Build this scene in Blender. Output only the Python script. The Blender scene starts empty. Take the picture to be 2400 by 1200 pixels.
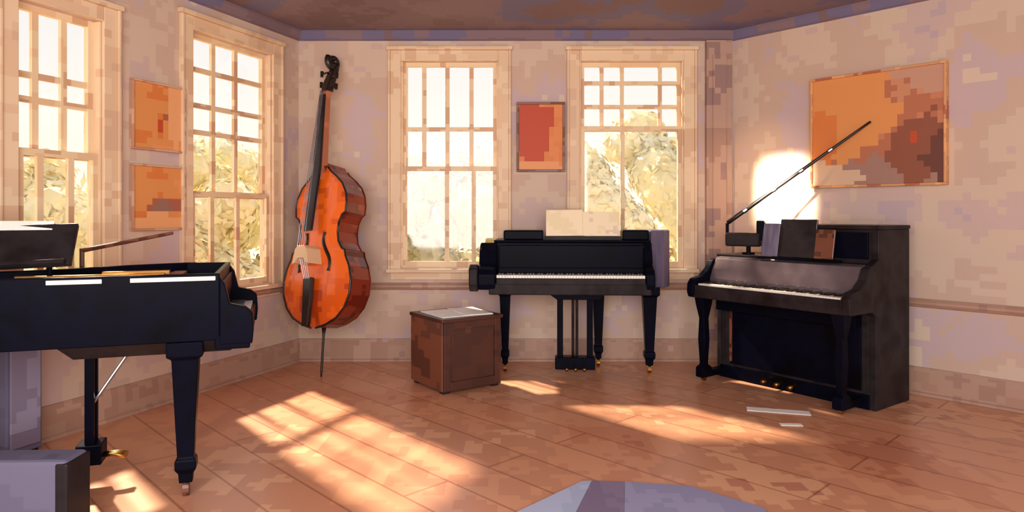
import bpy, bmesh, math, random
from mathutils import Vector, Matrix, Euler
random.seed(7)
C = bpy.context.scene.collection
F, EYE, HY = 1600.0, 1.2, 500.0          # focal length in px, eye height, horizon row
# ------------------------------------------------------------------ materials
def srgb(r, g, b):
    f = lambda c: (c/255/12.92) if c/255 <= .04045 else ((c/255+.055)/1.055)**2.4
    return (f(r), f(g), f(b), 1)
def mat(name, cols, scale=1.6, cell=None, rough=.6, detail=3, spec=.5, metallic=0, stretch=(1, 1, 1), coat=0, lo=.3, hi=.7, trans=0, bump=0):
    """noise between several paint colours; cell = size of the square daubs (None = smooth)"""
    m = bpy.data.materials.new(name); m.use_nodes = True
    nt = m.node_tree; N = nt.nodes; L = nt.links
    b = N['Principled BSDF']
    b.inputs['Roughness'].default_value = rough
    b.inputs['Specular IOR Level'].default_value = spec
    b.inputs['Metallic'].default_value = metallic
    b.inputs['Coat Weight'].default_value = coat
    tc = N.new('ShaderNodeTexCoord'); src = tc.outputs['Object']
    if cell:
        sn = N.new('ShaderNodeVectorMath'); sn.operation = 'SNAP'
        sn.inputs[1].default_value = (cell,)*3
        ad = N.new('ShaderNodeVectorMath'); ad.operation = 'ADD'; ad.inputs[1].default_value = (.0123, .0171, .0137)
        L.new(src, ad.inputs[0]); L.new(ad.outputs[0], sn.inputs[0]); src = sn.outputs[0]
    mp = N.new('ShaderNodeMapping'); mp.inputs['Scale'].default_value = stretch
    L.new(src, mp.inputs['Vector'])
    nz = N.new('ShaderNodeTexNoise'); nz.inputs['Scale'].default_value = scale; nz.inputs['Detail'].default_value = detail
    nz.inputs['Roughness'].default_value = .6
    L.new(mp.outputs[0], nz.inputs['Vector'])
    cr = N.new('ShaderNodeValToRGB'); e = cr.color_ramp
    if cell: e.interpolation = 'CONSTANT'
    n = len(cols)
    if n == 1: cols = cols*2; n = 2
    while len(e.elements) < n: e.elements.new(.5)
    for i, c in enumerate(cols):
        e.elements[i].position = lo+(hi-lo)*i/(n-1 if not cell else n)
        e.elements[i].color = srgb(*c)
    if cell: e.elements[0].position = 0
    L.new(nz.outputs['Fac'], cr.inputs['Fac']); L.new(cr.outputs['Color'], b.inputs['Base Color'])
    if trans: b.inputs['Subsurface Weight'].default_value = trans
    if bump:
        bp = N.new('ShaderNodeBump'); bp.inputs['Strength'].default_value = bump; bp.inputs['Distance'].default_value = .02
        L.new(nz.outputs['Fac'], bp.inputs['Height']); L.new(bp.outputs[0], b.inputs['Normal'])
    return m
CELL = .0464
M = {}
M['wall'] = mat('plaster', [(188,166,170), (200,174,166), (208,184,164), (200,172,154), (196,172,172), (212,190,170)], 1.3, CELL, .8, detail=8)
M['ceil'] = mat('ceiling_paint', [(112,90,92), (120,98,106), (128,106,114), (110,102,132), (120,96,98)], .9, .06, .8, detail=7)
M['casing'] = mat('casing_paint', [(212,178,148), (222,190,156), (230,202,168), (216,180,146)], 3, CELL, .55, detail=5)
M['muntin'] = mat('muntin_paint', [(206,166,130), (230,204,166), (224,190,150)], 4, CELL, .5)
M['base'] = mat('baseboard_paint', [(164,128,112), (178,142,122), (172,134,114), (188,152,132)], 3, CELL, .5, detail=6)
M['pilaster'] = mat('pilaster_paint', [(150,118,112), (180,146,128), (164,128,112)], 2, CELL, .7)
M['black'] = mat('piano_lacquer', [(9,9,14), (11,12,26), (7,7,9)], 3, None, .3, spec=.03)
M['black2'] = mat('dark_ebonised_wood', [(28,22,22), (44,38,40), (20,16,16)], 4, None, .38, spec=.08)
M['greyblk'] = mat('streaked_grey_lacquer', [(66,58,66), (96,90,116), (110,96,116)], 5, None, .35, spec=.2, stretch=(3,1,.3))  # grey-mauve tone with vertical streaks
M['white'] = mat('ivory_keys', [(244,238,226), (232,224,210)], 9, None, .35)
M['paper'] = mat('sheet_paper', [(252,250,246), (244,240,230), (250,246,238)], 5, .03, .7)
M['cream'] = mat('old_paper', [(232,216,176), (240,224,190), (222,200,180)], 5, .03, .7)
M['brass'] = mat('brass', [(190,140,70), (150,100,50)], 6, None, .3, metallic=1)
M['steel'] = mat('steel', [(190,190,196), (150,150,160)], 8, None, .3, metallic=1)
M['inner'] = mat('soundboard_wood', [(120,62,36), (160,94,62), (90,44,28)], 4, CELL, .45)
M['felt'] = mat('red_felt', [(120,36,20)], 4, None, .9)
M['legwood'] = mat('dark_red_wood', [(78,38,26), (110,62,42), (56,30,24)], 9, .03, .4)
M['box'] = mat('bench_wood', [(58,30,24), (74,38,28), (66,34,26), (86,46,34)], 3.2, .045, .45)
M['box_lit'] = mat('bench_wood_lit', [(92,54,42), (116,66,46), (84,46,34)], 3.2, .045, .45)  # lighter copy of the bench wood, painting light on the stool's left side
M['spruce'] = mat('orange_varnish', [(184,66,18), (222,92,14), (236,104,18), (210,84,20)], 2.6, .04, .28, coat=.3)
M['maple'] = mat('dark_red_varnish', [(104,34,18), (132,48,26), (84,28,16)], 3, .04, .3, coat=.3)
M['neck'] = mat('neck_wood', [(184,112,80), (168,96,66)], 3, .04, .4)
M['ebony'] = mat('ebony', [(34,22,20), (20,14,14)], 6, None, .3)
M['bluegrey'] = mat('blue_grey_cloth', [(96,92,116), (102,98,122), (90,86,108)], 3, CELL, .9)
M['panel_a'] = mat('panel_pale', [(166,178,204), (176,186,212)], 3, CELL, .95)
M['panel_b'] = mat('panel_mauve', [(122,108,134), (130,116,142)], 3, CELL, .95)
M['panel_c'] = mat('panel_grey', [(142,140,172), (152,150,180)], 3, CELL, .95)
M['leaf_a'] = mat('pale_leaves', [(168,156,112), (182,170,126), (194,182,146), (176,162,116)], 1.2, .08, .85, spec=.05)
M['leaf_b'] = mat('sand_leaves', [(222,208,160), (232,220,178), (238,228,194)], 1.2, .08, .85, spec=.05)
M['ground'] = mat('pale_ground', [(176,164,134), (188,178,152)], .6, .3, .9, spec=.1)
M['trunk'] = mat('pale_bark', [(170,130,96)], 4, None, .8)

def floor_material():
    m = mat('floor_planks', [(190,124,92), (208,142,106), (218,156,118), (206,146,112), (226,170,130), (196,134,106)], 1.3, CELL, .3, detail=7, stretch=(1.0, .8, 1))
    nt = m.node_tree; N = nt.nodes; L = nt.links; b = N['Principled BSDF']
    cr = [n for n in N if n.type == 'VALTORGB'][0]
    tc = [n for n in N if n.type == 'TEX_COORD'][0]
    mp = N.new('ShaderNodeMapping'); mp.inputs['Rotation'].default_value = (0, 0, math.radians(46))
    L.new(tc.outputs['Object'], mp.inputs['Vector'])
    br = N.new('ShaderNodeTexBrick')
    br.inputs['Color1'].default_value = (1, 1, 1, 1); br.inputs['Color2'].default_value = (.9, .88, .86, 1); br.inputs['Mortar'].default_value = (.55, .42, .36, 1)
    br.inputs['Scale'].default_value = 1; br.inputs['Brick Width'].default_value = 2.4; br.inputs['Row Height'].default_value = .24; br.inputs['Mortar Size'].default_value = .006
    L.new(mp.outputs[0], br.inputs['Vector'])
    mx = N.new('ShaderNodeMix'); mx.data_type = 'RGBA'; mx.blend_type = 'MULTIPLY'; mx.inputs['Factor'].default_value = .8
    L.new(cr.outputs['Color'], mx.inputs['A']); L.new(br.outputs['Color'], mx.inputs['B'])
    L.new(mx.outputs['Result'], b.inputs['Base Color'])
    return m
M['floor'] = floor_material()

def glass_material():
    m = bpy.data.materials.new('window_glass'); m.use_nodes = True
    nt = m.node_tree; N = nt.nodes; L = nt.links
    for n in list(N):
        if n.type != 'OUTPUT_MATERIAL': N.remove(n)
    out = [n for n in N if n.type == 'OUTPUT_MATERIAL'][0]
    t = N.new('ShaderNodeBsdfTransparent'); t.inputs[0].default_value = (.97, .97, .96, 1)
    g = N.new('ShaderNodeBsdfGlossy'); g.inputs['Roughness'].default_value = .05
    x = N.new('ShaderNodeMixShader'); x.inputs[0].default_value = .05
    L.new(t.outputs[0], x.inputs[1]); L.new(g.outputs[0], x.inputs[2]); L.new(x.outputs[0], out.inputs[0])
    return m
M['glass'] = glass_material()

def art(name, base, blobs, cell=.04):
    """an abstract picture: a base ramp over noise plus coloured patches at places of the canvas (local x, z, rx, rz, colour)"""
    m = mat(name, base, 4, cell, .55, detail=4)
    nt = m.node_tree; N = nt.nodes; L = nt.links; b = N['Principled BSDF']
    cur = [n for n in N if n.type == 'VALTORGB'][0].outputs['Color']
    sn = [n for n in N if n.type == 'VECT_MATH' and n.operation == 'SNAP'][0]
    nz = N.new('ShaderNodeTexNoise'); nz.inputs['Scale'].default_value = 9; L.new(sn.outputs[0], nz.inputs['Vector'])
    for (x, z, rx, rz, col) in blobs:
        sb = N.new('ShaderNodeVectorMath'); sb.operation = 'SUBTRACT'; sb.inputs[1].default_value = (x, 0, z); L.new(sn.outputs[0], sb.inputs[0])
        dv = N.new('ShaderNodeVectorMath'); dv.operation = 'MULTIPLY'; dv.inputs[1].default_value = (1/rx, 0, 1/rz); L.new(sb.outputs[0], dv.inputs[0])
        ln = N.new('ShaderNodeVectorMath'); ln.operation = 'LENGTH'; L.new(dv.outputs[0], ln.inputs[0])
        a = N.new('ShaderNodeMath'); a.operation = 'MULTIPLY_ADD'; a.inputs[1].default_value = 1.6; L.new(nz.outputs['Fac'], a.inputs[0]); L.new(ln.outputs['Value'], a.inputs[2])
        lt = N.new('ShaderNodeMath'); lt.operation = 'LESS_THAN'; lt.inputs[1].default_value = 1.8; L.new(a.outputs[0], lt.inputs[0])
        mx = N.new('ShaderNodeMix'); mx.data_type = 'RGBA'; L.new(lt.outputs[0], mx.inputs['Factor']); L.new(cur, mx.inputs['A'])
        mx.inputs['B'].default_value = srgb(*col); cur = mx.outputs['Result']
    L.new(cur, b.inputs['Base Color'])
    return m

# ------------------------------------------------------------------ mesh helpers
def box(bm, x0, x1, y0, y1, z0, z1, mtx=None):
    vs = [bm.verts.new((x, y, z)) for z in (z0, z1) for y in (y0, y1) for x in (x0, x1)]
    for f in ((0,2,3,1), (4,5,7,6), (0,1,5,4), (2,6,7,3), (0,4,6,2), (1,3,7,5)):
        bm.faces.new([vs[i] for i in f])
    if mtx: bmesh.ops.transform(bm, matrix=mtx, verts=vs)
    return vs
def prism(bm, pts, z0, z1):
    a = [bm.verts.new((x, y, z0)) for x, y in pts]; b = [bm.verts.new((x, y, z1)) for x, y in pts]
    n = len(pts); bm.faces.new(a[::-1]); bm.faces.new(b)
    for i in range(n): bm.faces.new((a[i], a[(i+1) % n], b[(i+1) % n], b[i]))
def prism_y(bm, pts, y0, y1):
    a = [bm.verts.new((x, y0, z)) for x, z in pts]; b = [bm.verts.new((x, y1, z)) for x, z in pts]
    n = len(pts); bm.faces.new(a); bm.faces.new(b[::-1])
    for i in range(n): bm.faces.new((a[i], b[i], b[(i+1) % n], a[(i+1) % n]))
def prism_x(bm, pts, x0, x1):
    a = [bm.verts.new((x0, y, z)) for y, z in pts]; b = [bm.verts.new((x1, y, z)) for y, z in pts]
    n = len(pts); bm.faces.new(a[::-1]); bm.faces.new(b)
    for i in range(n): bm.faces.new((a[i], a[(i+1) % n], b[(i+1) % n], b[i]))
def ring(bm, outer, inner, z0, z1):
    n = len(outer)
    V = [[bm.verts.new((x, y, z)) for x, y in p] for p in (outer, inner) for z in (z0, z1)]
    ob, ot, ib, it = V
    for i in range(n):
        j = (i+1) % n
        bm.faces.new((ob[i], ob[j], ot[j], ot[i])); bm.faces.new((ib[j], ib[i], it[i], it[j]))
        bm.faces.new((ot[i], ot[j], it[j], it[i])); bm.faces.new((ob[j], ob[i], ib[i], ib[j]))
def tube(bm, pts, r, seg=10):
    pts = [Vector(p) for p in pts]; rs = r if isinstance(r, (list, tuple)) else [r]*len(pts)
    rows = []; up = None
    for i, p in enumerate(pts):
        t = (pts[min(i+1, len(pts)-1)]-pts[max(i-1, 0)]).normalized()
        if up is None: up = Vector((0, 0, 1)) if abs(t.z) < .9 else Vector((1, 0, 0))
        a = (up-t*up.dot(t)).normalized(); b = t.cross(a); up = a
        rows.append([bm.verts.new(p+(a*math.cos(k*2*math.pi/seg)+b*math.sin(k*2*math.pi/seg))*rs[i]) for k in range(seg)])
    for i in range(len(rows)-1):
        for k in range(seg):
            bm.faces.new((rows[i][k], rows[i][(k+1) % seg], rows[i+1][(k+1) % seg], rows[i+1][k]))
    bm.faces.new(rows[0][::-1]); bm.faces.new(rows[-1])
def loft(bm, secs):
    """square sections: list of (cx, cy, z, half x, half y)"""
    rows = [[bm.verts.new((cx+sx*hx, cy+sy*hy, z)) for sx, sy in ((-1,-1), (1,-1), (1,1), (-1,1))] for cx, cy, z, hx, hy in secs]
    for i in range(len(rows)-1):
        for k in range(4): bm.faces.new((rows[i][k], rows[i][(k+1) % 4], rows[i+1][(k+1) % 4], rows[i+1][k]))
    bm.faces.new(rows[0][::-1]); bm.faces.new(rows[-1])
def obj(name, bm, m, parent=None, bevel=0, smooth=False, loc=None, rot=None):
    bmesh.ops.recalc_face_normals(bm, faces=bm.faces)
    me = bpy.data.meshes.new(name); bm.to_mesh(me); bm.free(); me.materials.append(m)
    if smooth:
        for p in me.polygons: p.use_smooth = True
    o = bpy.data.objects.new(name, me); C.objects.link(o)
    if parent: o.parent = parent
    if loc: o.location = loc
    if rot: o.rotation_euler = rot
    if bevel:
        b = o.modifiers.new('Bevel', 'BEVEL'); b.width = bevel; b.segments = 2; b.limit_method = 'ANGLE'
    return o
def NB(): return bmesh.new()
def boxobj(name, dims, m, parent=None, bevel=.004, mtx=None):
    b = NB(); box(b, *dims, mtx=mtx); return obj(name, b, m, parent, bevel)
def thing(name, label, cat, loc=(0,0,0), rz=0, group=None):
    o = bpy.data.objects.new(name, None); C.objects.link(o); o.empty_display_size = .2
    o.location = loc; o.rotation_euler = (0, 0, rz); tag(o, label, cat, group); return o
def tag(o, label, cat, group=None):
    o['label'] = label; o['category'] = cat
    if group: o['group'] = group
def struct(o, label=None):
    o['kind'] = 'structure'
    if label: o['label'] = label
    return o

# ------------------------------------------------------------------ the room
H = 2.68; YB = F*EYE/345                      # ceiling height, distance of the back wall
CL = Vector((-500/F*YB, YB)); CR = Vector((520/F*YB, YB))
dL = Vector((600/F, 1)).normalized()
PR = Vector((.75*4.12, 4.12)); dR = (PR-CR).normalized()
LW, RW = 6.2, 4.6
walls = {   # origin, direction, length
    'left': (CL-dL*LW, dL, LW), 'back': (CL, Vector((1, 0)), CR.x-CL.x), 'right': (CR, dR, RW)}
def wall_pt(w, px, py=HY):
    o, d, _ = walls[w]; k = (px-1200)/F       # X = k*Y on the wall's own line
    u = (k*o.y-o.x)/(d.x-k*d.y); Y = o.y+d.y*u
    return u, EYE-(py-HY)*Y/F
def wall_rz(w): d = walls[w][1]; return math.atan2(d.y, d.x)
def wall_loc(w): o = walls[w][0]; return (o.x, o.y, 0)
TH = .10
def build_wall(w, holes):
    _, _, L = walls[w]; x0 = -TH if w == 'right' else 0; x1 = L+(TH if w == 'left' else 0)
    us = sorted({x0, x1, *[h[i] for h in holes for i in (0, 1)]}); zs = sorted({-.1, H+.1, *[h[i] for h in holes for i in (2, 3)]})
    b = NB(); grid = {}
    solid = lambda i, j: 0 <= i < len(us)-1 and 0 <= j < len(zs)-1 and not any(h[0]-1e-6 < (us[i]+us[i+1])/2 < h[1] and h[2] < (zs[j]+zs[j+1])/2 < h[3] for h in holes)
    V = {}
    def v(i, j, y):
        if (i, j, y) not in V: V[i, j, y] = b.verts.new((us[i], y, zs[j]))
        return V[i, j, y]
    for i in range(len(us)-1):
        for j in range(len(zs)-1):
            if not solid(i, j): continue
            b.faces.new((v(i,j,0), v(i+1,j,0), v(i+1,j+1,0), v(i,j+1,0))); b.faces.new((v(i,j,TH), v(i,j+1,TH), v(i+1,j+1,TH), v(i+1,j,TH)))
            for (di, dj, e) in ((-1,0,((i,j),(i,j+1))), (1,0,((i+1,j),(i+1,j+1))), (0,-1,((i,j),(i+1,j))), (0,1,((i,j+1),(i+1,j+1)))):
                if not solid(i+di, j+dj):
                    (a, c), (d2, e2) = e; b.faces.new((v(a,c,0), v(d2,e2,0), v(d2,e2,TH), v(a,c,TH)))
    o = obj('wall_'+w, b, M['wall'], loc=wall_loc(w), rot=(0, 0, wall_rz(w)))
    return struct(o)
def window(n, w, u0, u1, z0, z1, zm, ucols, urows, lcols, lrows, cas=.085, mw=.034):
    t = bpy.data.objects.new('window_%d' % n, None); C.objects.link(t); t.location = wall_loc(w); t.rotation_euler = (0, 0, wall_rz(w)); struct(t)
    b = NB()                                   # casing boards round the opening, with a moulded outer edge
    for (a, c, d, e) in ((u0-cas, u0, z0-.02, z1+cas), (u1, u1+cas, z0-.02, z1+cas), (u0, u1, z1, z1+cas)):
        box(b, a, c, -.022, 0, d, e)
    for (a, c, d, e) in ((u0-cas-.018, u0-cas, z0-.02, z1+cas), (u1+cas, u1+cas+.018, z0-.02, z1+cas)):
        box(b, a, c, -.036, 0, d, e)
    box(b, u0-cas-.03, u1+cas+.03, -.045, 0, z1+cas, z1+cas+.03)
    for a, c in ((u0-.001, u0+.014), (u1-.014, u1+.001)): box(b, a, c, 0, TH, z0, z1)
    obj('casing', b, M['casing'], t, .004)
    b = NB(); box(b, u0-cas-.03, u1+cas+.03, -.06, 0, z0-.03, z0); box(b, u0, u1, 0, TH, z0-.02, z0+.012); box(b, u0-cas, u1+cas, -.015, 0, z0-.09, z0-.03)
    obj('window_sill', b, M['casing'], t, .004)
    def sash(nm, a0, a1, y, cols, rows):
        b = NB(); s = .03
        box(b, u0+.014, u0+.014+s, y, y+.035, a0, a1); box(b, u1-.014-s, u1-.014, y, y+.035, a0, a1)
        box(b, u0+.014+s, u1-.014-s, y, y+.035, a0, a0+.045); box(b, u0+.014+s, u1-.014-s, y, y+.035, a1-.035, a1)
        for c in cols: box(b, c-mw/2, c+mw/2, y+.006, y+.028, a0+.045, a1-.035)
        for r in rows: box(b, u0+.014+s, u1-.014-s, y+.008, y+.027, r-mw/2, r+mw/2)
        so = obj(nm, b, M['muntin'], t)
        b = NB(); box(b, u0+.03, u1-.03, y+.016, y+.02, a0+.02, a1-.02)
        obj('glass', b, M['glass'], so)
    sash('lower_sash', z0+.012, zm+.02, .010, lcols, lrows)
    sash('upper_sash', zm-.02, z1, .05, ucols, urows)
def lerp(a, b, f): return a+(b-a)*f
W = []
a, c = wall_pt('left', 38)[0], wall_pt('left', 238)[0]
W.append((1, 'left', a, c, .75, 2.30, wall_pt('left', 140, 362)[1], [wall_pt('left', 100)[0], wall_pt('left', 167)[0]],
          [wall_pt('left', 140, 184)[1], wall_pt('left', 140, 240)[1]], [wall_pt('left', 100)[0], wall_pt('left', 172)[0]], []))
a, c = wall_pt('left', 448)[0], wall_pt('left', 636)[0]
W.append((2, 'left', a, c, .66, 2.42, wall_pt('left', 540, 458)[1], [wall_pt('left', 515)[0], wall_pt('left', 567)[0]],
          [wall_pt('left', 540, 178)[1], wall_pt('left', 540, 258)[1], wall_pt('left', 540, 318)[1]], [wall_pt('left', 502)[0], wall_pt('left', 562)[0]], []))
W.append((3, 'back', wall_pt('back', 940)[0], wall_pt('back', 1168)[0], .75, 2.44, wall_pt('back', 1050, 396)[1],
          [wall_pt('back', x)[0] for x in (992, 1047, 1104)], [wall_pt('back', 1050, 301)[1]], [wall_pt('back', x)[0] for x in (1047, 1110)], []))
W.append((4, 'back', wall_pt('back', 1358)[0], wall_pt('back', 1602)[0], .75, 2.44, wall_pt('back', 1450, 301)[1],
          [wall_pt('back', x)[0] for x in (1412, 1460, 1550)], [wall_pt('back', 1450, y)[1] for y in (192, 248)], [wall_pt('back', 1460)[0]], []))
for w in ('left', 'back', 'right'):
    build_wall(w, [(x[2], x[3], x[4], x[5]) for x in W if x[1] == w])
for x in W: window(*x)
PLAN = [(-4.4, -1.0), (walls['left'][0].x-.1, walls['left'][0].y), (CL.x-.16, YB+.16), (CR.x+.1, YB+.16), (CR.x+dR.x*RW+.2, CR.y+dR.y*RW), (5.4, -1.0)]
b = NB(); prism(b, PLAN, -.1, 0); struct(obj('floor', b, M['floor']))
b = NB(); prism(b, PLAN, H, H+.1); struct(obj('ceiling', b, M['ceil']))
for w in ('left', 'back', 'right'):
    L = walls[w][2]
    b = NB(); prism_x(b, [(0, 0), (-.022, 0), (-.022, .14), (-.012, .165), (-.012, .18), (0, .18)], 0, L)
    prism_x(b, [(-.022, 0), (-.04, 0), (-.034, .014), (-.022, .02)], 0, L)
    struct(obj('baseboard_'+w, b, M['base'], loc=wall_loc(w), rot=(0, 0, wall_rz(w))))
k = 1
for w in ('left', 'back', 'right'):
    L = walls[w][2]
    b = NB(); prism_x(b, [(0, .575), (-.012, .58), (-.028, .60), (-.028, .615), (-.01, .635), (0, .635)], 0, L)
    struct(obj('trim_%d' % k, b, M['base'], loc=wall_loc(w), rot=(0, 0, wall_rz(w)))); k += 1
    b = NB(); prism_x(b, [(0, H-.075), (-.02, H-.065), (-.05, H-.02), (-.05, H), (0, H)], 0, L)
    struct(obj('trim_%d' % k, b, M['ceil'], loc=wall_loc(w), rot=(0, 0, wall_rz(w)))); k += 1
# pilaster in the far right corner
b = NB(); u0, u1 = wall_pt('back', 1652)[0], walls['back'][2]-.03
box(b, u0, u1, -.05, 0, .18, H-.08); box(b, u0+.05, u1-.05, -.062, -.05, .75, H-.2)
struct(obj('trim_%d' % k, b, M['pilaster'], loc=wall_loc('back')))

# ------------------------------------------------------------------ pictures
def on_wall(name, label, cat, w, px0, px1, y0, y1, pref, mt, frame=None, depth=.03, fw=.02, group=None):
    (ua, _), (ub, _) = wall_pt(w, px0), wall_pt(w, px1)
    za, zb = wall_pt(w, pref, y1)[1], wall_pt(w, pref, y0)[1]
    o, d, _ = walls[w]; cu = (ua+ub)/2; wd = ub-ua; h = zb-za
    n = Vector((d.y, -d.x))
    p = o+d*cu+n*.002
    t = thing(name, label, cat, (p.x, p.y, za), wall_rz(w), group)
    boxobj('canvas', (-wd/2, wd/2, -depth, 0, 0, h), mt, t, .002)
    if frame:
        b = NB()
        for dm in ((-wd/2-fw, -wd/2, 0, h), (wd/2, wd/2+fw, 0, h), (-wd/2-fw, wd/2+fw, h, h+fw), (-wd/2-fw, wd/2+fw, -fw, 0)):
            box(b, dm[0], dm[1], -depth-.012, 0, dm[2], dm[3])
        obj('frame', b, frame, t, .003)
    return t, wd, h
OR = [(214,122,58), (220,144,80), (226,150,92)]
fr_b = mat('tan_frame', [(190,140,110), (210,168,140)], 6, .03, .5)
fr_d = mat('dark_frame', [(110,66,50), (134,100,96)], 6, .03, .5)
fr_g = mat('gilt_frame', [(232,166,108), (210,150,100), (180,100,66)], 6, .03, .45)
on_wall('framed_print', 'upper of the two orange prints hung between the left wall windows, nearly plain', 'picture', 'left', 306, 424, 200, 350, 365,
        art('print_upper', OR, [(0, .12, .03, .03, (188,72,28)), (.05, .2, .04, .03, (166,94,66)), (.12, .2, .07, .25, (232,166,112))]), fr_b, .02, .012)
on_wall('framed_print', 'lower orange print on the left wall, with brown scribbled marks near its foot', 'picture', 'left', 306, 424, 392, 535, 365,
        art('print_lower', OR, [(.02, .13, .13, .06, (168,96,70)), (.03, .12, .07, .04, (150,106,92)), (0, .02, .3, .06, (232,166,112))]), fr_b, .02, .012)
on_wall('framed_print', 'small red and orange print on the back wall between the two windows', 'picture', 'back', 1216, 1318, 246, 398, 1270,
        art('print_red', [(214,122,58), (220,130,64)], [(-.09, .33, .17, .26, (186,62,14)), (-.06, .2, .1, .14, (186,62,14)), (0, -.01, .4, .07, (226,150,92))]), fr_d, .03, .018)
BP, BPW, BPH = on_wall('large_painting', 'large orange and brown landscape painting on the right wall above the upright piano', 'painting', 'right', 1912, 2218, 172, 432, 2065,
        art('big_art', [(196,124,86), (180,108,76), (200,136,100)], [(-.28, .5, .42, .36, (220,144,80)), (-.38, .33, .14, .2, (214,122,58)), (.34, .74, .22, .14, (194,146,122)),
             (.14, .06, .5, .14, (160,120,106)), (-.35, .06, .24, .1, (212,176,146)), (.3, .2, .22, .24, (140,78,54)), (.45, .12, .13, .26, (104,54,40)), (.24, .3, .03, .05, (188,72,28))]), fr_g, .045, .016)

# ------------------------------------------------------------------ piano pieces
def smooth_poly(pts, n=6):
    out = []; N_ = len(pts)
    for i in range(N_):
        p0, p1, p2, p3 = [Vector(pts[(i+k_) % N_]) for k_ in (-1, 0, 1, 2)]
        if (p1-p2).length < .09: out.append(tuple(p1)); continue
        for s in range(n):
            t = s/n
            q = .5*((2*p1)+(p2-p0)*t+(2*p0-5*p1+4*p2-p3)*t*t+(3*p1-p0-3*p2+p3)*t**3)
            out.append(tuple(q))
    return out
def tapered_leg(x, y, top, parent, wt=.05, foot=None, name='leg'):
    b = NB()
    loft(b, [(x, y, top, wt*1.35, wt*1.35), (x, y, top-.06, wt*1.35, wt*1.35), (x, y, top-.075, wt, wt), (x, y, .17, wt*.62, wt*.62), (x, y, .155, wt*.8, wt*.8), (x, y, .12, wt*.8, wt*.8), (x, y, .1, wt*.55, wt*.55), (x, y, .06, wt*.5, wt*.5)])
    lg = obj(name, b, M['black'], parent, .004)
    b = NB(); tube(b, [(x-.012, y, .032), (x+.012, y, .032)], .032, 14); box(b, x-.014, x+.014, y-.012, y+.012, .03, .065)
    obj('caster', b, foot or M['brass'], lg)
    return lg
def keys(parent, x0, x1, y0, y1, z, axis='x', n=36):
    """white keys run in one strip with gaps, black keys in groups of 2 and 3"""
    b = NB(); w = (x1-x0)/n if axis == 'x' else (y1-y0)/n
    bb = NB()
    for i in range(n):
        if axis == 'x': box(b, x0+i*w+.0008, x0+(i+1)*w-.0008, y0, y1, z-.02, z)
        else: box(b, x0, x1, y0+i*w+.0008, y0+(i+1)*w-.0008, z-.02, z)
        if i % 7 in (0, 1, 3, 4, 5) and i < n-1:
            if axis == 'x': box(bb, x0+(i+1)*w-w*.3, x0+(i+1)*w+w*.3, y0+(y1-y0)*.36, y1, z-.002, z+.011)
            else: box(bb, x0, x0+(x1-x0)*.64, y0+(i+1)*w-w*.3, y0+(i+1)*w+w*.3, z-.002, z+.011)
    obj('white_keys', b, M['white'], parent); o2 = obj('black_keys', bb, M['ebony'], parent)
def lyre(parent, x, y, top, bot=.06, w=.055, brace=None, dirx=False):
    """pedal lyre: two outer posts, two rods, box and pedals"""
    b = NB()
    for s in (-1, 1):
        if dirx: box(b, x-.018, x+.018, y+s*w-.014, y+s*w+.014, bot+.08, top)
        else: box(b, x+s*w*1.9-.022, x+s*w*1.9+.022, y-.018, y+.018, bot+.08, top)
    ly = obj('pedal_lyre', b, M['black'], parent, .003)
    b = NB()
    for s in (-1, 1):
        if dirx: tube(b, [(x, y+s*w*.35, bot+.08), (x, y+s*w*.35, top)], .006, 8)
        else: tube(b, [(x+s*w*.25, y, bot+.08), (x+s*w*.25, y, top)], .011, 8)
    obj('pedal_rod', b, M['black2'], ly)
    b = NB()
    if dirx: box(b, x-.05, x+.05, y-w-.03, y+w+.03, bot, bot+.09)
    else: box(b, x-w*2.2-.02, x+w*2.2+.02, y-.05, y+.05, bot, bot+.09)
    obj('pedal_box', b, M['black'], ly, .006)
    for s in (-1, 0, 1):
        b = NB()
        if dirx: tube(b, [(x+.04, y+s*w*.6, bot+.03), (x+.1, y+s*w*.6, bot+.028), (x+.14, y+s*w*.6, bot+.018)], [.006, .009, .012], 8)
        else: tube(b, [(x+s*w*1.1, y-.04, bot+.03), (x+s*w*1.1, y-.1, bot+.028), (x+s*w*1.1, y-.14, bot+.018)], [.006, .01, .013], 8)
        obj('pedal', b, M['brass'], ly, smooth=True)
    if brace:
        b = NB(); tube(b, [(x, y, bot+.07+.18), brace], .007, 8); obj('brace', b, M['steel'], ly)
    return ly

# ---- left grand piano: keyboard end to the right, straight side towards us
P1 = thing('grand_piano', 'large open black grand piano on the left, cut off by the picture edge', 'piano', (-1.242, 2.9, 0), math.radians(19)); P1.scale = (1, .88, 1)
out = [(0, 0), (0, .82)] + [(-.18, .83), (-.40, .79), (-.58, .66), (-.76, .54), (-1.0, .47), (-1.2, .38), (-1.29, .25), (-1.27, .09), (-1.18, 0)]
oc = out[:2] + smooth_poly(out[2:], 3)[:-4] + [(-1.27, .09), (-1.18, 0)]
cen = Vector((-.5, .33))
def inset(p, d=.035):
    n = len(p); r = []
    for i in range(n):
        a, b_, c_ = Vector(p[i-1]), Vector(p[i]), Vector(p[(i+1) % n])
        t = ((b_-a).normalized()+(c_-b_).normalized())
        t = t.normalized() if t.length > 1e-6 else (c_-b_).normalized()
        r.append(tuple(b_+Vector((-t.y, t.x))*d))
    return r
inn = inset(oc)
b = NB(); ring(b, oc, inn, .66, .945); obj('rim', b, M['black'], P1, .005)
for x0, x1 in ((-.632, -.438), (-.337, -.016)): boxobj('rim_highlight', (x0, x1, -.006, .0, .916, .934), M['white'], P1, .002)  # highlight along the rim, painted as two white strips
b = NB(); prism(b, inset(oc, .02), .66, .70); obj('bottom_board', b, M['black2'], P1)
sb = NB(); prism(sb, inset(oc, .034), .86, .872); SB = obj('soundboard', sb, M['inner'], P1)
b = NB()
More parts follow.
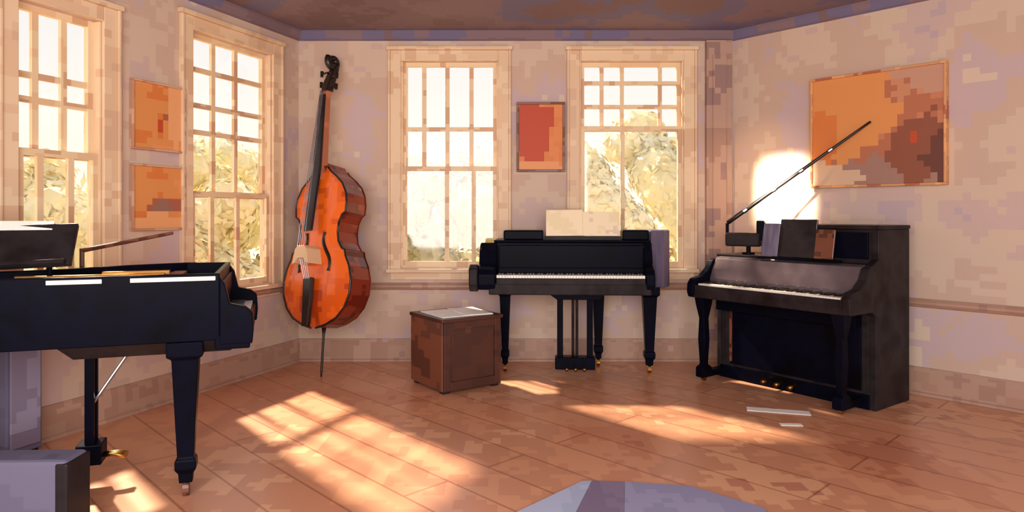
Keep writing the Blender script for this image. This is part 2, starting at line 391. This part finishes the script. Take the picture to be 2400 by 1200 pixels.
for i in range(26):
    y = .08+i*.026; x1_ = -.22-.3*0; x0_ = -1.12 if y < .3 else -.95+(y-.3)*.9
    if x0_ < -.3: tube(b, [(x1_, y, .905), (x0_, y, .905)], .0025, 5)
obj('strings', b, M['steel'], P1)
b = NB(); prism(b, [(-.2, .05), (-.2, .76), (-.26, .76), (-.26, .05)], .872, .91); obj('tuning_block', b, M['inner'], P1, .004)
b = NB()
for y in (.22, .42, .60): box(b, -.95+(.3 if y > .5 else 0)+(.1 if y > .4 else 0), -.26, y-.012, y+.012, .875, .925)
obj('iron_plate', b, M['brass'], P1, .003)
# key end: keybed, cheeks, fallboard and keys
boxobj('keybed', (-.02, .12, .0, .82, .62, .68), M['black'], P1, .006)
for y0, y1 in ((-.002, .05), (.77, .822)):
    b = NB(); prism_y(b, [(0, .64), (.13, .64), (.135, .70), (.13, .775), (.10, .80), (.04, .815), (.02, .90), (0, .93)], y0, y1); obj('cheek', b, M['black'], P1, .005)
boxobj('fallboard', (-.01, .012, .05, .77, .70, .90), M['black'], P1, .004)
keys(P1, .014, .11, .055, .765, .745, 'y', 36)
boxobj('key_slip', (.112, .124, .05, .77, .68, .735), M['black'], P1, .004)
b = NB(); loft(b, [(-.26, .26, .60, .30, .17), (-.26, .26, .66, .34, .25)]); obj('lyre_block', b, M['black2'], P1, .004)
tapered_leg(-.135, .06, .66, P1, .052, M['legwood'])
def w2l(T, X, Y):
    c, s = math.cos(T.rotation_euler.z), math.sin(T.rotation_euler.z); dx, dy = X-T.location.x, Y-T.location.y
    return ((c*dx+s*dy)/T.scale.x, (-s*dx+c*dy)/T.scale.y)
lx, ly_ = w2l(P1, -.478*3.50, 3.50); tapered_leg(lx, ly_, .66, P1, .045, M['legwood'])
tapered_leg(-1.10, .3, .66, P1, .055)
lx, ly_ = w2l(P1, -.616*3.02, 3.02); lyre(P1, lx, ly_, .62, .10, .035, (lx+.16, ly_+.04, .60), True)
# raised music desk near the tail with the lid prop
b = NB(); mt_ = Matrix.Translation((-.88, .42, 1.06)) @ Matrix.Rotation(math.radians(-2), 4, 'Y') @ Matrix.Rotation(math.radians(46), 4, 'X')
box(b, -.40, .26, -.13, .11, -.012, .012, mt_); box(b, -.38, .24, -.14, -.12, .012, .035, mt_)
MD = obj('music_desk', b, M['black2'], P1, .004)
b = NB()
pass
for x in (-1.15, -.72):
    b = NB(); tube(b, [(x, .42, .872), (x, .42, 1.055)], .012, 8); obj('desk_prop', b, M['black'], P1)
b = NB(); ax, ay = w2l(P1, -.63*3.3, 3.3); ex, ey = w2l(P1, -.497*3.3, 3.3)
tube(b, [(ax, ay, 1.02), (ex, ey, 1.105)], [.011, .008], 8); tube(b, [(ax, ay, .86), (ax, ay, 1.03)], .011, 8)
obj('lid_prop', b, M['legwood'], P1)
# papers on the desk
S = thing('sheet_music', 'white music sheets spread on the raised desk of the left grand piano', 'sheet music', (P1.matrix_basis @ Vector((-.88, .42, 1.06))), 0)
b = NB(); pm = Matrix.Rotation(math.radians(46), 4, 'X')
box(b, -.36, -.09, .06, .135, .0135, .019, pm); box(b, -.085, .16, .075, .13, .0135, .018, pm)
obj('pages', b, M['paper'], S); S.rotation_euler.z = math.radians(18)

# ---- small grand by the back windows, keyboard towards us
P2 = thing('baby_grand_piano', 'small black grand piano under the back windows, its keyboard facing us', 'piano', (.352, 4.87, 0), math.radians(-3))
# case: main body + curved treble side
body = [(-.50, .20), (.66, .20), (.70, .24)] + [(.76, .29), (.81, .37), (.80, .47), (.70, .56), (.5, .59), (-.50, .59)]
b = NB(); ring(b, body, inset(body, .03), .65, .985); obj('rim', b, M['black'], P2, .008)
b = NB(); prism(b, inset(body, .028), .65, .70); obj('bottom_board', b, M['black2'], P2)
boxobj('lid', (-.50, .66, .2, .59, .986, 1.0), M['black'], P2, .005)
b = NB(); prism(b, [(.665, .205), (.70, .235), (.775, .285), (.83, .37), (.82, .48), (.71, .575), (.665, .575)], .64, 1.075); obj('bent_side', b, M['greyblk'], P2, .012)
boxobj('fallboard', (-.46, .62, .165, .185, .76, .965), M['black'], P2, .006)
boxobj('name_board', (-.46, .62, .14, .17, .76, .80), M['black'], P2, .004)
boxobj('keybed', (-.52, .64, .0, .30, .615, .70), M['black2'], P2, .008)
for x0, x1 in ((-.60, -.47), (.60, .665)):
    b = NB(); prism_x(b, [(.2, .65), (0, .65), (-.01, .69), (-.01, .76), (.02, .80), (.10, .83), (.14, .93), (.2, .985)], x0, x1)
    obj('cheek', b, M['black'], P2, .012)
b = NB(); prism_x(b, [(.2, .66), (.05, .63), (.0, .68), (.0, .8), (.06, .83), (.2, .8)], -.665, -.60); obj('side_arm', b, M['black2'], P2, .01)
keys(P2, -.465, .595, .012, .15, .755, 'x', 52)
boxobj('key_slip', (-.465, .595, -.008, .01, .69, .735), M['black2'], P2, .004)
boxobj('lid_block', (-.43, -.13, .25, .42, 1.0, 1.072), M['black'], P2, .01)
boxobj('lid_block', (.46, .655, .24, .42, 1.0, 1.075), M['black'], P2, .01)
boxobj('music_desk', (-.12, .45, .235, .255, 1.0, 1.03), M['black2'], P2, .003)
tapered_leg(-.42, .30, .65, P2, .04); tapered_leg(.665, .30, .65, P2, .052); tapered_leg(.3, .52, .65, P2, .045)
b = NB(); prism_y(b, [(-.10, .62), (.34, .62), (.27, .57), (-.03, .57)], .1, .3); obj('lyre_block', b, M['black'], P2, .004)
lyre(P2, .105, .22, .60, .045, .058)
S = thing('sheet_music', 'open cream music book standing on the small grand piano before the right back window', 'sheet music', P2.matrix_basis @ Vector((.165, .24, 1.0)), math.radians(-3))
for s, nm in ((-1, 'page'), (1, 'page')):
    b = NB(); mtx = Matrix.Translation((0, 0, .032)) @ Matrix.Rotation(math.radians(-12), 4, 'X') @ Matrix.Rotation(s*.06, 4, 'Z')
    box(b, min(0, s*.275), max(0, s*.275), -.006, 0, 0, .20 if s < 0 else .185, mtx); obj(nm, b, M['cream'], S, .002)

# ---- wooden box stool with papers
B = thing('box_stool', 'brown wooden box stool left of the small grand piano, sheets on its top', 'stool', (-.452, 4.50, 0), math.radians(35))
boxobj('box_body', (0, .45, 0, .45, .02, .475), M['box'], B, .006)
boxobj('side_lit_overlay', (-.012, 0, .0, .45, .02, .475), M['box_lit'], B, .003)
b = NB()
box(b, 0, .05, -.012, 0, .02, .475); box(b, .40, .45, -.012, 0, .02, .475); box(b, .05, .40, -.012, 0, .425, .475); box(b, .05, .40, -.012, 0, .02, .08)
obj('front_frame', b, M['box'], B, .003)
boxobj('stool_top', (-.02, .465, -.02, .46, .475, .50), M['box'], B, .006)
for x in (.03, .42):
    for y in (.04, .41): boxobj('foot_block', (x-.025, x+.025, y-.025, y+.025, 0, .02), M['ebony'], B, 0)
S = thing('sheet_music', 'white music sheets lying on the wooden box stool', 'sheet music', B.matrix_basis @ Vector((.225, .22, .501)), math.radians(28))
b = NB(); box(b, -.20, -.005, -.19, .16, 0, .006, Matrix.Rotation(math.radians(4), 4, 'Z')); obj('page', b, M['paper'], S)
b = NB(); box(b, .0, .20, -.185, .17, 0, .008, Matrix.Rotation(math.radians(-1), 4, 'Z')); obj('page', b, M['paper'], S)

# ---- upright piano on the right
P3 = thing('upright_piano', 'dark upright piano standing along the right wall below the large painting', 'piano', (1.525, 5.068, 0), math.radians(-54))
LN, DP = 1.16, .42
b = NB(); prism_x(b, [(0, .07), (DP, .07), (DP, .885), (.0, .885)], .035, LN-.045); obj('case', b, M['black2'], P3, .005)
b = NB(); box(b, .42, LN-.045, .05, DP, .885, 1.10); obj('upper_case', b, M['black2'], P3, .005)
boxobj('ledge', (.0, .435, -.01, DP, .882, .902), M['black2'], P3, .005)
boxobj('top_lid', (.41, LN+.005, .03, DP+.01, 1.10, 1.125), M['black2'], P3, .006)
b = NB(); prism_x(b, [(-.005, .0), (DP+.005, .0), (DP+.005, 1.10), (.03, 1.10), (.03, .92), (-.06, .88), (-.08, .62), (-.005, .57)], LN-.045, LN); obj('end_panel', b, M['black2'], P3, .006)
b = NB(); prism_x(b, [(-.005, .0), (DP, .0), (DP, .885), (-.005, .885), (-.06, .84), (-.08, .62), (-.005, .57)], 0, .035); obj('end_panel', b, M['black2'], P3, .006)
boxobj('upper_panel', (.45, LN-.07, .035, .05, .915, 1.08), M['black'], P3, .004)
b = NB(); box(b, .12, LN-.09, -.014, 0, .11, .55); obj('lower_panel', b, M['black'], P3, .004)
b = NB()
for dm in ((.12, .5, .505, .53), (.12, .14, .13, .53)): box(b, dm[0], dm[1], -.02, -.013, dm[2], dm[3])
obj('panel_moulding', b, M['legwood'], P3)
boxobj('plinth', (.03, LN-.04, -.012, DP-.01, .0, .09), M['black'], P3, .004)
# keyboard shelf
boxobj('keybed', (-.01, LN-.045, -.30, .0, .60, .655), M['black2'], P3, .008)
b = NB(); prism_x(b, [(.0, .60), (-.30, .60), (-.315, .64), (-.31, .70), (-.28, .735), (-.19, .75), (-.12, .80), (-.08, .86), (.0, .87)], -.03, .03); obj('cheek', b, M['black'], P3, .01)
b = NB(); prism_x(b, [(.0, .60), (-.30, .60), (-.31, .70), (-.28, .735), (-.19, .75), (-.12, .80), (-.08, .87), (.0, .88)], LN-.06, LN-.001); obj('cheek', b, M['black2'], P3, .01)
keys(P3, .045, LN-.075, -.275, -.13, .70, 'x', 46)
boxobj('key_slip', (.03, LN-.06, -.30, -.28, .65, .69), M['black2'], P3, .004)
b = NB(); prism_x(b, [(-.125, .66), (-.13, .73), (-.10, .80), (-.06, .872), (-.02, .885), (0, .885), (0, .66)], .03, LN-.06)
obj('fallboard', b, mat('glossy_fallboard', [(80,68,72), (104,92,96)], 4, None, .1, spec=.9, coat=1), P3, .006)
b = NB(); box(b, .05, LN-.09, -.085, -.0, .50, .60); obj('key_rail', b, M['black'], P3, .004)
for x in (.05, LN-.10):
    b = NB(); loft(b, [(x, -.22, .60, .038, .06), (x, -.22, .54, .036, .045), (x, -.22, .45, .024, .026), (x, -.22, .30, .030, .030), (x, -.22, .12, .022, .022), (x, -.22, .10, .034, .05), (x, -.22, .03, .034, .05)])
    lg = obj('leg', b, M['black'], P3, .006)
    b = NB(); box(b, x-.03, x+.03, -.25, -.005, .03, .075); obj('toe_block', b, M['black'], lg, .004)
    b = NB(); tube(b, [(x-.01, -.22, .018), (x+.01, -.22, .018)], .018, 12); obj('caster', b, M['brass'], lg)
for x in (.46, .56, .66):
    b = NB(); tube(b, [(x, -.01, .07), (x, -.09, .068), (x, -.13, .055)], [.008, .012, .016], 8); obj('pedal', b, M['brass'], P3, smooth=True)
boxobj('music_desk', (.38, .96, -.062, -.025, .888, .905), M['black'], P3, .003)
# books leaning on the upper case
cov = [(M['greyblk'], .395, .515, .225, -.052), (M['black2'], .518, .775, .255, -.045), (M['legwood'], .778, .90, .19, -.045)]
lab = ['worn grey-mauve music folder leaning at the left end of the books on the upright piano', 'tall dark brown music book, middle one on the upright piano desk', 'short reddish brown music book, right one on the upright piano desk']
for (mt, x0, x1, hh, yy), lb in zip(cov, lab):
    t = thing('music_book', lb, 'book', P3.matrix_basis @ Vector(((x0+x1)/2, yy+.022, .906)), math.radians(-54), 'music books on the upright piano desk')
    w2 = (x1-x0)/2; R_ = Matrix.Rotation(math.radians(-11), 4, 'X')
    b = NB(); box(b, -w2, w2, -.018, -.015, 0, hh, R_); box(b, -w2, w2, -.003, 0, 0, hh, R_); box(b, -w2, -w2+.003, -.018, 0, 0, hh, R_); obj('cover', b, mt, t)
    b = NB(); box(b, -w2+.004, w2-.004, -.0145, -.0035, .004, hh-.004, R_); obj('pages', b, M['paper'], t)
# object on the ledge + pole
Tn = thing('black_holder', 'small black box-shaped holder with an upright fin, on the left ledge of the upright piano', 'holder', P3.matrix_basis @ Vector((.17, .12, .903)), math.radians(-30))
b = NB(); tube(b, [(0.01, 0, 0), (0.01, 0, .012), (.01, 0, .014), (.01, 0, .06)], [.045, .045, .016, .016], 16); obj('foot', b, M['black'], Tn)
boxobj('holder_body', (-.15, .10, -.045, .045, .055, .155), M['black2'], Tn, .014)
boxobj('fin', (.07, .125, -.035, .035, .10, .245), M['black'], Tn, .008)
b = NB(); box(b, -.152, -.13, -.01, .01, .14, .225); obj('clip', b, M['black'], Tn, .003)
pa = Tn.matrix_basis @ Vector((-.141, 0, .226))
o_, d_, _ = walls['right']; u_, z_ = wall_pt('right', 2050, 285); nn = Vector((d_.y, -d_.x)); pb2 = o_+d_*u_+nn*.07
pb = Vector((pb2.x, pb2.y, 1.2+215*pb2.y/F))
b = NB(); n_ = 14; pts = [pa.lerp(pb, i/n_) for i in range(n_+1)]; org = pts[0].copy()
tube(b, [p-org for p in pts], [.017-.009*i/n_ for i in range(n_+1)], 8)
Pl = thing('black_pole', 'long thin black pole slanting from the upright piano up across the large painting', 'pole', org)
obj('shaft', b, M['ebony'], Pl, smooth=True)
for f in (.12, .33, .52, .72):
    b = NB(); q = pa.lerp(pb, f)-org; q2 = pa.lerp(pb, f+.025)-org; tube(b, [q, q2], .017-.009*f+.0035, 10); obj('joint_ring', b, M['steel'], Pl)
# thin cream strips laid on the floor by the pedals
def G(px, py): Y = F*EYE/(py-HY); return ((px-1200)/F*Y, Y)
x, y = G(1828, 965)
Sh = thing('cream_strip', 'long cream strip lying on the floor before the upright piano pedals', 'paper', (x, y, 0), math.radians(-16))
b = NB(); box(b, -.19, .17, -.035, .045, .001, .004); obj('page', b, M['paper'], Sh)  # the long cream strip, flat on the floor
x, y = G(1850, 996)
Sh = boxobj('cream_patch', (-.05, .07, -.02, .02, .001, .004), M['paper'], None, 0); Sh.location = (x, y, 0); Sh.rotation_euler.z = -.1
tag(Sh, 'small cream patch on the floor in front of the long strip', 'paper')

# ------------------------------------------------------------------ double bass
def bass():
    T = thing('double_bass', 'orange and red-brown double bass leaning in the corner between the left and back windows', 'double bass', (-1.398, 5.0, 0))
    T.rotation_mode = 'QUATERNION'
    T.rotation_quaternion = (Matrix.Rotation(math.radians(.6), 3, 'Y') @ Matrix.Rotation(math.radians(-10.2), 3, 'X') @ Matrix.Rotation(math.radians(-33), 3, 'Z')).to_quaternion()
    z0, BL = .355, 1.20; RD = .19
    cp = [(0, .02), (.02, .12), (.06, .225), (.12, .30), (.20, .345), (.29, .352), (.37, .325), (.43, .285), (.465, .275), (.475, .245), (.52, .205), (.58, .192), (.64, .20), (.685, .23), (.70, .262), (.76, .268), (.82, .255), (.88, .215), (.93, .15), (.97, .085), (1.0, .05)]
    def wd(f):
        for i in range(len(cp)-1):
            if cp[i][0] <= f <= cp[i+1][0]:
                t = (f-cp[i][0])/(cp[i+1][0]-cp[i][0]); return cp[i][1]+(cp[i+1][1]-cp[i][1])*t
        return cp[-1][1]
    fs = sorted({c_[0] for c_ in cp} | {i/36 for i in range(37)})
    def plate(side, over):
        b = NB(); rows = []; nx = 14
        for f in fs:
            w = wd(f)+over; r = []
            for k in range(nx+1):
                s = -1+2*k/nx; a = (1-s*s)**.8 if abs(s) < 1 else 0
                arch = .035*a*min(1, f*8, (1-f)*8+.1)
                r.append(b.verts.new((s*w, side*(RD/2+.004+arch), z0+f*BL)))
            rows.append(r)
        for i in range(len(rows)-1):
            for k in range(nx): b.faces.new((rows[i][k], rows[i][k+1], rows[i+1][k+1], rows[i+1][k]))
        return b
    def yf(x, f): w = wd(f); s = min(.99, abs(x)/w); return -(RD/2+.004+.035*(1-s*s)**.8)
    top = obj('front_plate', plate(-1, .008), M['spruce'], T, smooth=True)
    obj('back_plate', plate(1, .008), M['maple'], T, smooth=True)
    b = NB(); loop = [(wd(f), z0+f*BL) for f in fs] + [(-wd(f), z0+f*BL) for f in reversed(fs)]
    a = [b.verts.new((x, -RD/2-.004, z)) for x, z in loop]; c = [b.verts.new((x, RD/2+.004, z)) for x, z in loop]
    for i in range(len(loop)): j = (i+1) % len(loop); b.faces.new((a[i], a[j], c[j], c[i]))
    obj('ribs', b, M['maple'], T)
    b = NB()                                  # dark edge binding
    for s in (-1, 1): tube(b, [(s*(wd(f)+.006), -RD/2-.006, z0+f*BL) for f in fs], .008, 6)
    obj('edge_binding', b, M['ebony'], T, smooth=True)
    for s in (-1, 1):                          # f-holes
        b = NB(); pts = []
        for i in range(13):
            t = i/12; f = .34+.24*t; x = s*(.155-.06*t+.022*math.sin(t*2*math.pi)); pts.append((x, yf(x, f)-.002, z0+f*BL))
        tube(b, pts, [.015 if i in (0, 12) else .008+.006*math.sin(math.pi*i/12) for i in range(13)], 6); obj('sound_hole', b, M['ebony'], top)
    b = NB(); zb = z0+.455*BL; prism_y(b, [(-.085, zb-.09), (-.06, zb-.085), (-.03, zb-.05), (.03, zb-.05), (.06, zb-.085), (.085, zb-.09), (.06, zb+.02), (.03, zb+.045), (-.03, zb+.045), (-.06, zb+.02)], -RD/2-.17, -RD/2-.035)
    for v in b.verts:
        if v.co.y > -RD/2-.1: v.co.y += 0
    obj('bridge', b, mat('pale_maple', [(222,190,150)], 4, None, .5), T, .003)
    yb = -RD/2-.13
    b = NB(); prism_y(b, [(-.03, z0-.01+.02), (.03, z0+.01), (.045, z0+.36), (-.045, z0+.36)], -RD/2-.095, -RD/2-.06); obj('tailpiece', b, M['ebony'], T, .006)
    # neck, fingerboard, peg box, scroll
    zt = z0+BL
    b = NB(); loft(b, [(0, -RD/2-.01, zt-.10, .034, .05), (0, -RD/2-.02, zt+.02, .034, .034), (0, -RD/2-.02, zt+.55, .028, .026), (0, -RD/2-.01, zt+.62, .032, .03)]); obj('neck', b, M['neck'], T, .01)
    b = NB(); loft(b, [(-.0, -RD/2-.115, zt-.50, .046, .010), (0, -RD/2-.062, zt, .040, .010), (0, -RD/2-.052, zt+.57, .030, .008)]); obj('fingerboard', b, M['ebony'], T, .006)
    b = NB(); tube(b, [(0, -RD/2-.02, zt-.02), (0, -RD/2+.03, zt-.005), (0, RD/2, zt-.005)], [.045, .05, .045], 10); obj('neck_button', b, M['maple'], T)
    b = NB(); loft(b, [(0, -RD/2-.015, zt+.60, .034, .034), (0, -RD/2+.01, zt+.70, .036, .032), (0, -RD/2+.045, zt+.80, .028, .028), (0, -RD/2+.06, zt+.83, .022, .022)]); obj('peg_box', b, M['ebony'], T, .008)
    b = NB(); pts = []; rr = []
    for i in range(34):
        a_ = i/33*3.6*math.pi; r = .058*(1-i/33*.8); pts.append((0, -RD/2+.03-math.sin(a_+1.0)*r-.0, zt+.862-math.cos(a_+1.0)*r*-1)); rr.append(.026-.013*i/33)
    tube(b, pts, rr, 8); tube(b, [(-.045, -RD/2+.03, zt+.862), (.045, -RD/2+.03, zt+.862)], [.014, .014], 10); obj('scroll', b, M['ebony'], T, smooth=True)
    for i in range(4):
        s = -1 if i % 2 else 1; zz = zt+.635+i*.045
        b = NB(); tube(b, [(s*.02, -RD/2+.0, zz), (s*.085, -RD/2, zz)], .008, 8); tube(b, [(s*.085, -RD/2-.0, zz-.022), (s*.085, -RD/2, zz+.022)], [.012, .014], 8); obj('tuning_peg', b, M['ebony'], T)
    for i in range(4):
        x = (-1.5+i)
        b = NB(); tube(b, [(x*.018, -RD/2-.098, z0+.35), (x*.022, -RD/2-.172, zb+.045), (x*.011, -RD/2-.064, zt+.60)], .0028, 5); obj('string', b, M['steel'], T)
    b = NB(); tube(b, [(0, 0, 0), (0, 0, .03), (0, 0, .30), (0, 0, z0+.02)], [.004, .009, .009, .02], 10); obj('endpin', b, M['ebony'], T, smooth=True)
    return T
bass()

# ------------------------------------------------------------------ things at the lower frame edge
t = thing('instrument_case', 'flat blue-grey case standing on the floor in the lower left corner', 'case', (-1.62, 2.48, 0), math.radians(2))
b = NB(); box(b, -.78, 0, 0, .14, .0, .30); obj('shell', b, M['bluegrey'], t, .015)
b = NB(); box(b, -.04, .006, -.004, .145, .01, .29); obj('dark_end', b, M['black2'], t, .008)
b = NB(); tube(b, [(-.5, .07, .30), (-.5, .07, .33), (-.32, .07, .33), (-.32, .07, .30)], .01, 8); obj('handle', b, M['black2'], t)
b = NB(); R0 = [G(*p) for p in ((1195, 1198), (1362, 1132), (1600, 1142), (1772, 1196))]
R0 = [(.0, 2.70), (.32, 3.04), (.76, 2.99), (1.0, 2.76), (.95, 2.1), (-.3, 2.1)]
t = thing('rug', 'blue-grey floor area with a mauve stripe at the lower edge of the picture', 'rug', (.4, 2.5, 0))  # flat panels laid on the floor to give it these cool tones
prism(b, [(x-.4, y-2.5) for x, y in [(-.02, 2.68), (.31, 3.035), (.355, 3.04), (.06, 2.1), (-.3, 2.1)]], .001, .010); obj('pale_panel', b, M['panel_a'], t)
b = NB(); prism(b, [(x-.4, y-2.5) for x, y in [(.356, 3.04), (.50, 3.03), (.34, 2.1), (.061, 2.1)]], .001, .010); obj('mauve_stripe', b, M['panel_b'], t)
b = NB(); prism(b, [(x-.4, y-2.5) for x, y in [(.501, 3.03), (.78, 2.98), (1.02, 2.76), (.95, 2.1), (.341, 2.1)]], .001, .010); obj('grey_panel', b, M['panel_c'], t)
# cabinet against the left wall at the frame edge
u0 = wall_pt('left', -40)[0]; u1 = wall_pt('left', 44)[0]; o_, d_, _ = walls['left']; nn = Vector((d_.y, -d_.x)); p = o_+d_*u0+nn*.05
t = thing('low_cabinet', 'narrow blue-grey cabinet against the left wall at the left frame edge, under the piano', 'cabinet', (p.x, p.y, 0), wall_rz('left'))
w_ = u1-u0
boxobj('body', (0, w_, -.12, 0, .03, .56), M['bluegrey'], t, .006)
boxobj('door', (.012, w_-.012, -.132, -.12, .06, .54), mat('blue_grey_paint', [(124,114,136), (140,132,156), (116,104,124)], 3, .05, .7), t, .004)
boxobj('plinth', (.01, w_-.01, -.11, -.01, 0, .03), M['black2'], t, .003)

# ------------------------------------------------------------------ outdoors
b = NB(); prism(b, [(-60, 5.9), (60, 5.9), (60, 70), (-60, 70)], -.5, -.35); prism(b, [(-60, -1.0), (-4.6, -1.0), (-2.6, 5.9), (-60, 5.9)], -.5, -.35)
o = obj('ground', b, M['ground']); struct(o)
def bush(x, y, h, w, m, label, group, nm='bush'):
    t = thing(nm, label, nm, (x, y, -.35), random.random()*6, group)
    b = NB()
    for i in range(24):
        a = i*2.4+random.random()*.6; zz = h*(.10+.78*((i*.618) % 1)); r = w*.62*(.35+.65*((i*.37) % 1)); s = w*(.32+.14*random.random())*(1-.35*zz/h)
        mtx = Matrix.Translation((math.cos(a)*r*(1-.4*zz/h), math.sin(a)*r*.8, zz)) @ Matrix.Diagonal((s, s, s*.9, 1))
        g = bmesh.ops.create_icosphere(b, subdivisions=2, radius=1, matrix=mtx)
        for v in g['verts']:
            v.co += Vector((random.uniform(-1, 1), random.uniform(-1, 1), random.uniform(-1, 1)))*s*.08
        for _ in range(150):                  # leaves standing off the clump
            n = Vector((random.gauss(0, 1), random.gauss(0, 1), random.gauss(0, 1))).normalized()
            c = mtx @ (n*random.uniform(.95, 1.18)); q = random.uniform(.05, .11)
            a1 = n.cross(Vector((random.gauss(0, 1), random.gauss(0, 1), random.gauss(0, 1)))).normalized(); a2 = (n*.5+a1.cross(n)).normalized()
            vs_ = [b.verts.new(c+d_) for d_ in (-a1*q, a2*q*.5, a1*q, -a2*q*.5)]; b.faces.new(vs_)
    obj('foliage', b, m, t)
    b = NB(); tube(b, [(0, 0, 0), (.03, 0, h*.3), (0, .02, h*.62)], [.09, .07, .04], 8); obj('trunk', b, M['trunk'], t)
    return t
spots = [  # x, y, height, width
    (-8.2, 8.4, 2.7, 1.5), (-6.0, 9.3, 2.3, 1.5), (-10.4, 12.0, 2.9, 1.7), (-3.9, 8.6, 1.9, 1.2), (-6.0, 13.0, 2.9, 1.8),
    (-3.4, 12.4, 2.6, 1.6), (-1.5, 9.8, 2.3, 1.2), (-.5, 12.4, 2.7, 1.6), (1.2, 9.4, 2.7, 1.2), (2.7, 11.6, 3.4, 1.6), (5.0, 13.6, 3.0, 1.7), (.9, 15.4, 3.0, 1.8), (-2.9, 16.4, 3.1, 1.9), (5.4, 17.8, 3.9, 2.2), (-7.0, 17.4, 3.4, 2.3)]
names_b = ['behind the left wall window nearest the frame edge', 'behind the nearer left wall window, right of the tall bush', 'farthest back behind the nearer left window',
           'low and nearest behind the farther left window', 'farther back behind the left wall window beside the bass', 'left of the back windows, seen behind the wall',
           'in the lower left of the left back window', 'in the lower right of the left back window', 'filling the left of the right back window',
           'filling the right of the right back window', 'at the far right behind the pilaster corner',
           'far back between the two back windows', 'far back in the upper middle of the left back window', 'farthest back at the right of the right back window', 'farthest back behind the window beside the bass']
for i, ((x, y, h, w), nb_) in enumerate(zip(spots, names_b)):
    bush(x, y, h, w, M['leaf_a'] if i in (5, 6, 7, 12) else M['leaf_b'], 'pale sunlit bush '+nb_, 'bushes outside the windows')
# ------------------------------------------------------------------ light
wd_ = bpy.data.worlds.new('sky'); bpy.context.scene.world = wd_; wd_.use_nodes = True
nt = wd_.node_tree; N = nt.nodes; L = nt.links; bg = N['Background']
tc = N.new('ShaderNodeTexCoord'); sp = N.new('ShaderNodeSeparateXYZ'); L.new(tc.outputs['Generated'], sp.inputs[0])
cr = N.new('ShaderNodeValToRGB'); e = cr.color_ramp; e.elements[0].position = 0; e.elements[0].color = (1.0, .90, .74, 1)
e.elements[1].position = .5; e.elements[1].color = (.72, .74, .84, 1); m_ = e.elements.new(.12); m_.color = (.92, .87, .80, 1); m_ = e.elements.new(.3); m_.color = (.80, .78, .80, 1)
L.new(sp.outputs['Z'], cr.inputs['Fac']); L.new(cr.outputs['Color'], bg.inputs['Color']); bg.inputs['Strength'].default_value = .66
sun = bpy.data.lights.new('sun', 'SUN'); sun.energy = 8; sun.angle = math.radians(3); sun.color = (1, .84, .66)
so = bpy.data.objects.new('sun', sun); C.objects.link(so)
el = math.radians(42); hd = Vector((1, -1.14, 0)).normalized()
dv = Vector((hd.x*math.cos(el), hd.y*math.cos(el), -math.sin(el)))
so.rotation_euler = dv.to_track_quat('-Z', 'Y').to_euler(); so.location = (-10, 14, 12)
# unseen lights added above the frame for the sun patch on the right wall
u_, z_ = wall_pt('right', 1838, 425); o_, d_, _ = walls['right']; tp = o_+d_*u_; target = Vector((tp.x, tp.y, z_)); nn = Vector((d_.y, -d_.x))
def lamp(name, kind, energy, loc, tgt, col, **kw):
    l = bpy.data.lights.new(name, kind); l.energy = energy; l.color = col
    for k_, v_ in kw.items(): setattr(l, k_, v_)
    o = bpy.data.objects.new(name, l); C.objects.link(o); o.location = loc
    o.rotation_euler = (Vector(tgt)-Vector(loc)).to_track_quat('-Z', 'Y').to_euler(); return o
sp_loc = (target.x+nn.x*2.2, target.y+nn.y*2.2, 2.6)
lamp('wall_patch_fill', 'AREA', 11, sp_loc, target, (1, .84, .60), shape='RECTANGLE', size=.30, size_y=.52, spread=math.radians(7))
lamp('wall_glow_fill', 'SPOT', 60, sp_loc, target+Vector((-.12, .12, -.1)), (1, .66, .36), spot_size=math.radians(30), spot_blend=1, shadow_soft_size=.05)
lamp('rear_fill', 'AREA', 88, (-.3, -.6, 1.5), (0, 5, 1.0), (1, .92, .90), shape='RECTANGLE', size=3.2, size_y=1.8)  # added fill light behind the camera; the room has no window there
# ------------------------------------------------------------------ camera
cam = bpy.data.cameras.new('camera'); co = bpy.data.objects.new('camera', cam); C.objects.link(co); bpy.context.scene.camera = co
co.location = (0, 0, EYE); co.rotation_euler = (math.radians(90), 0, 0)
cam.sensor_width = 36; cam.lens = F/2400*36; cam.shift_y = -(600-HY)/2400; cam.clip_end = 300
sc = bpy.context.scene; vs = sc.view_settings
sc.display_settings.display_device = 'sRGB'; vs.view_transform = 'Standard'; vs.look = 'None'; vs.exposure = 1.0; vs.gamma = 1
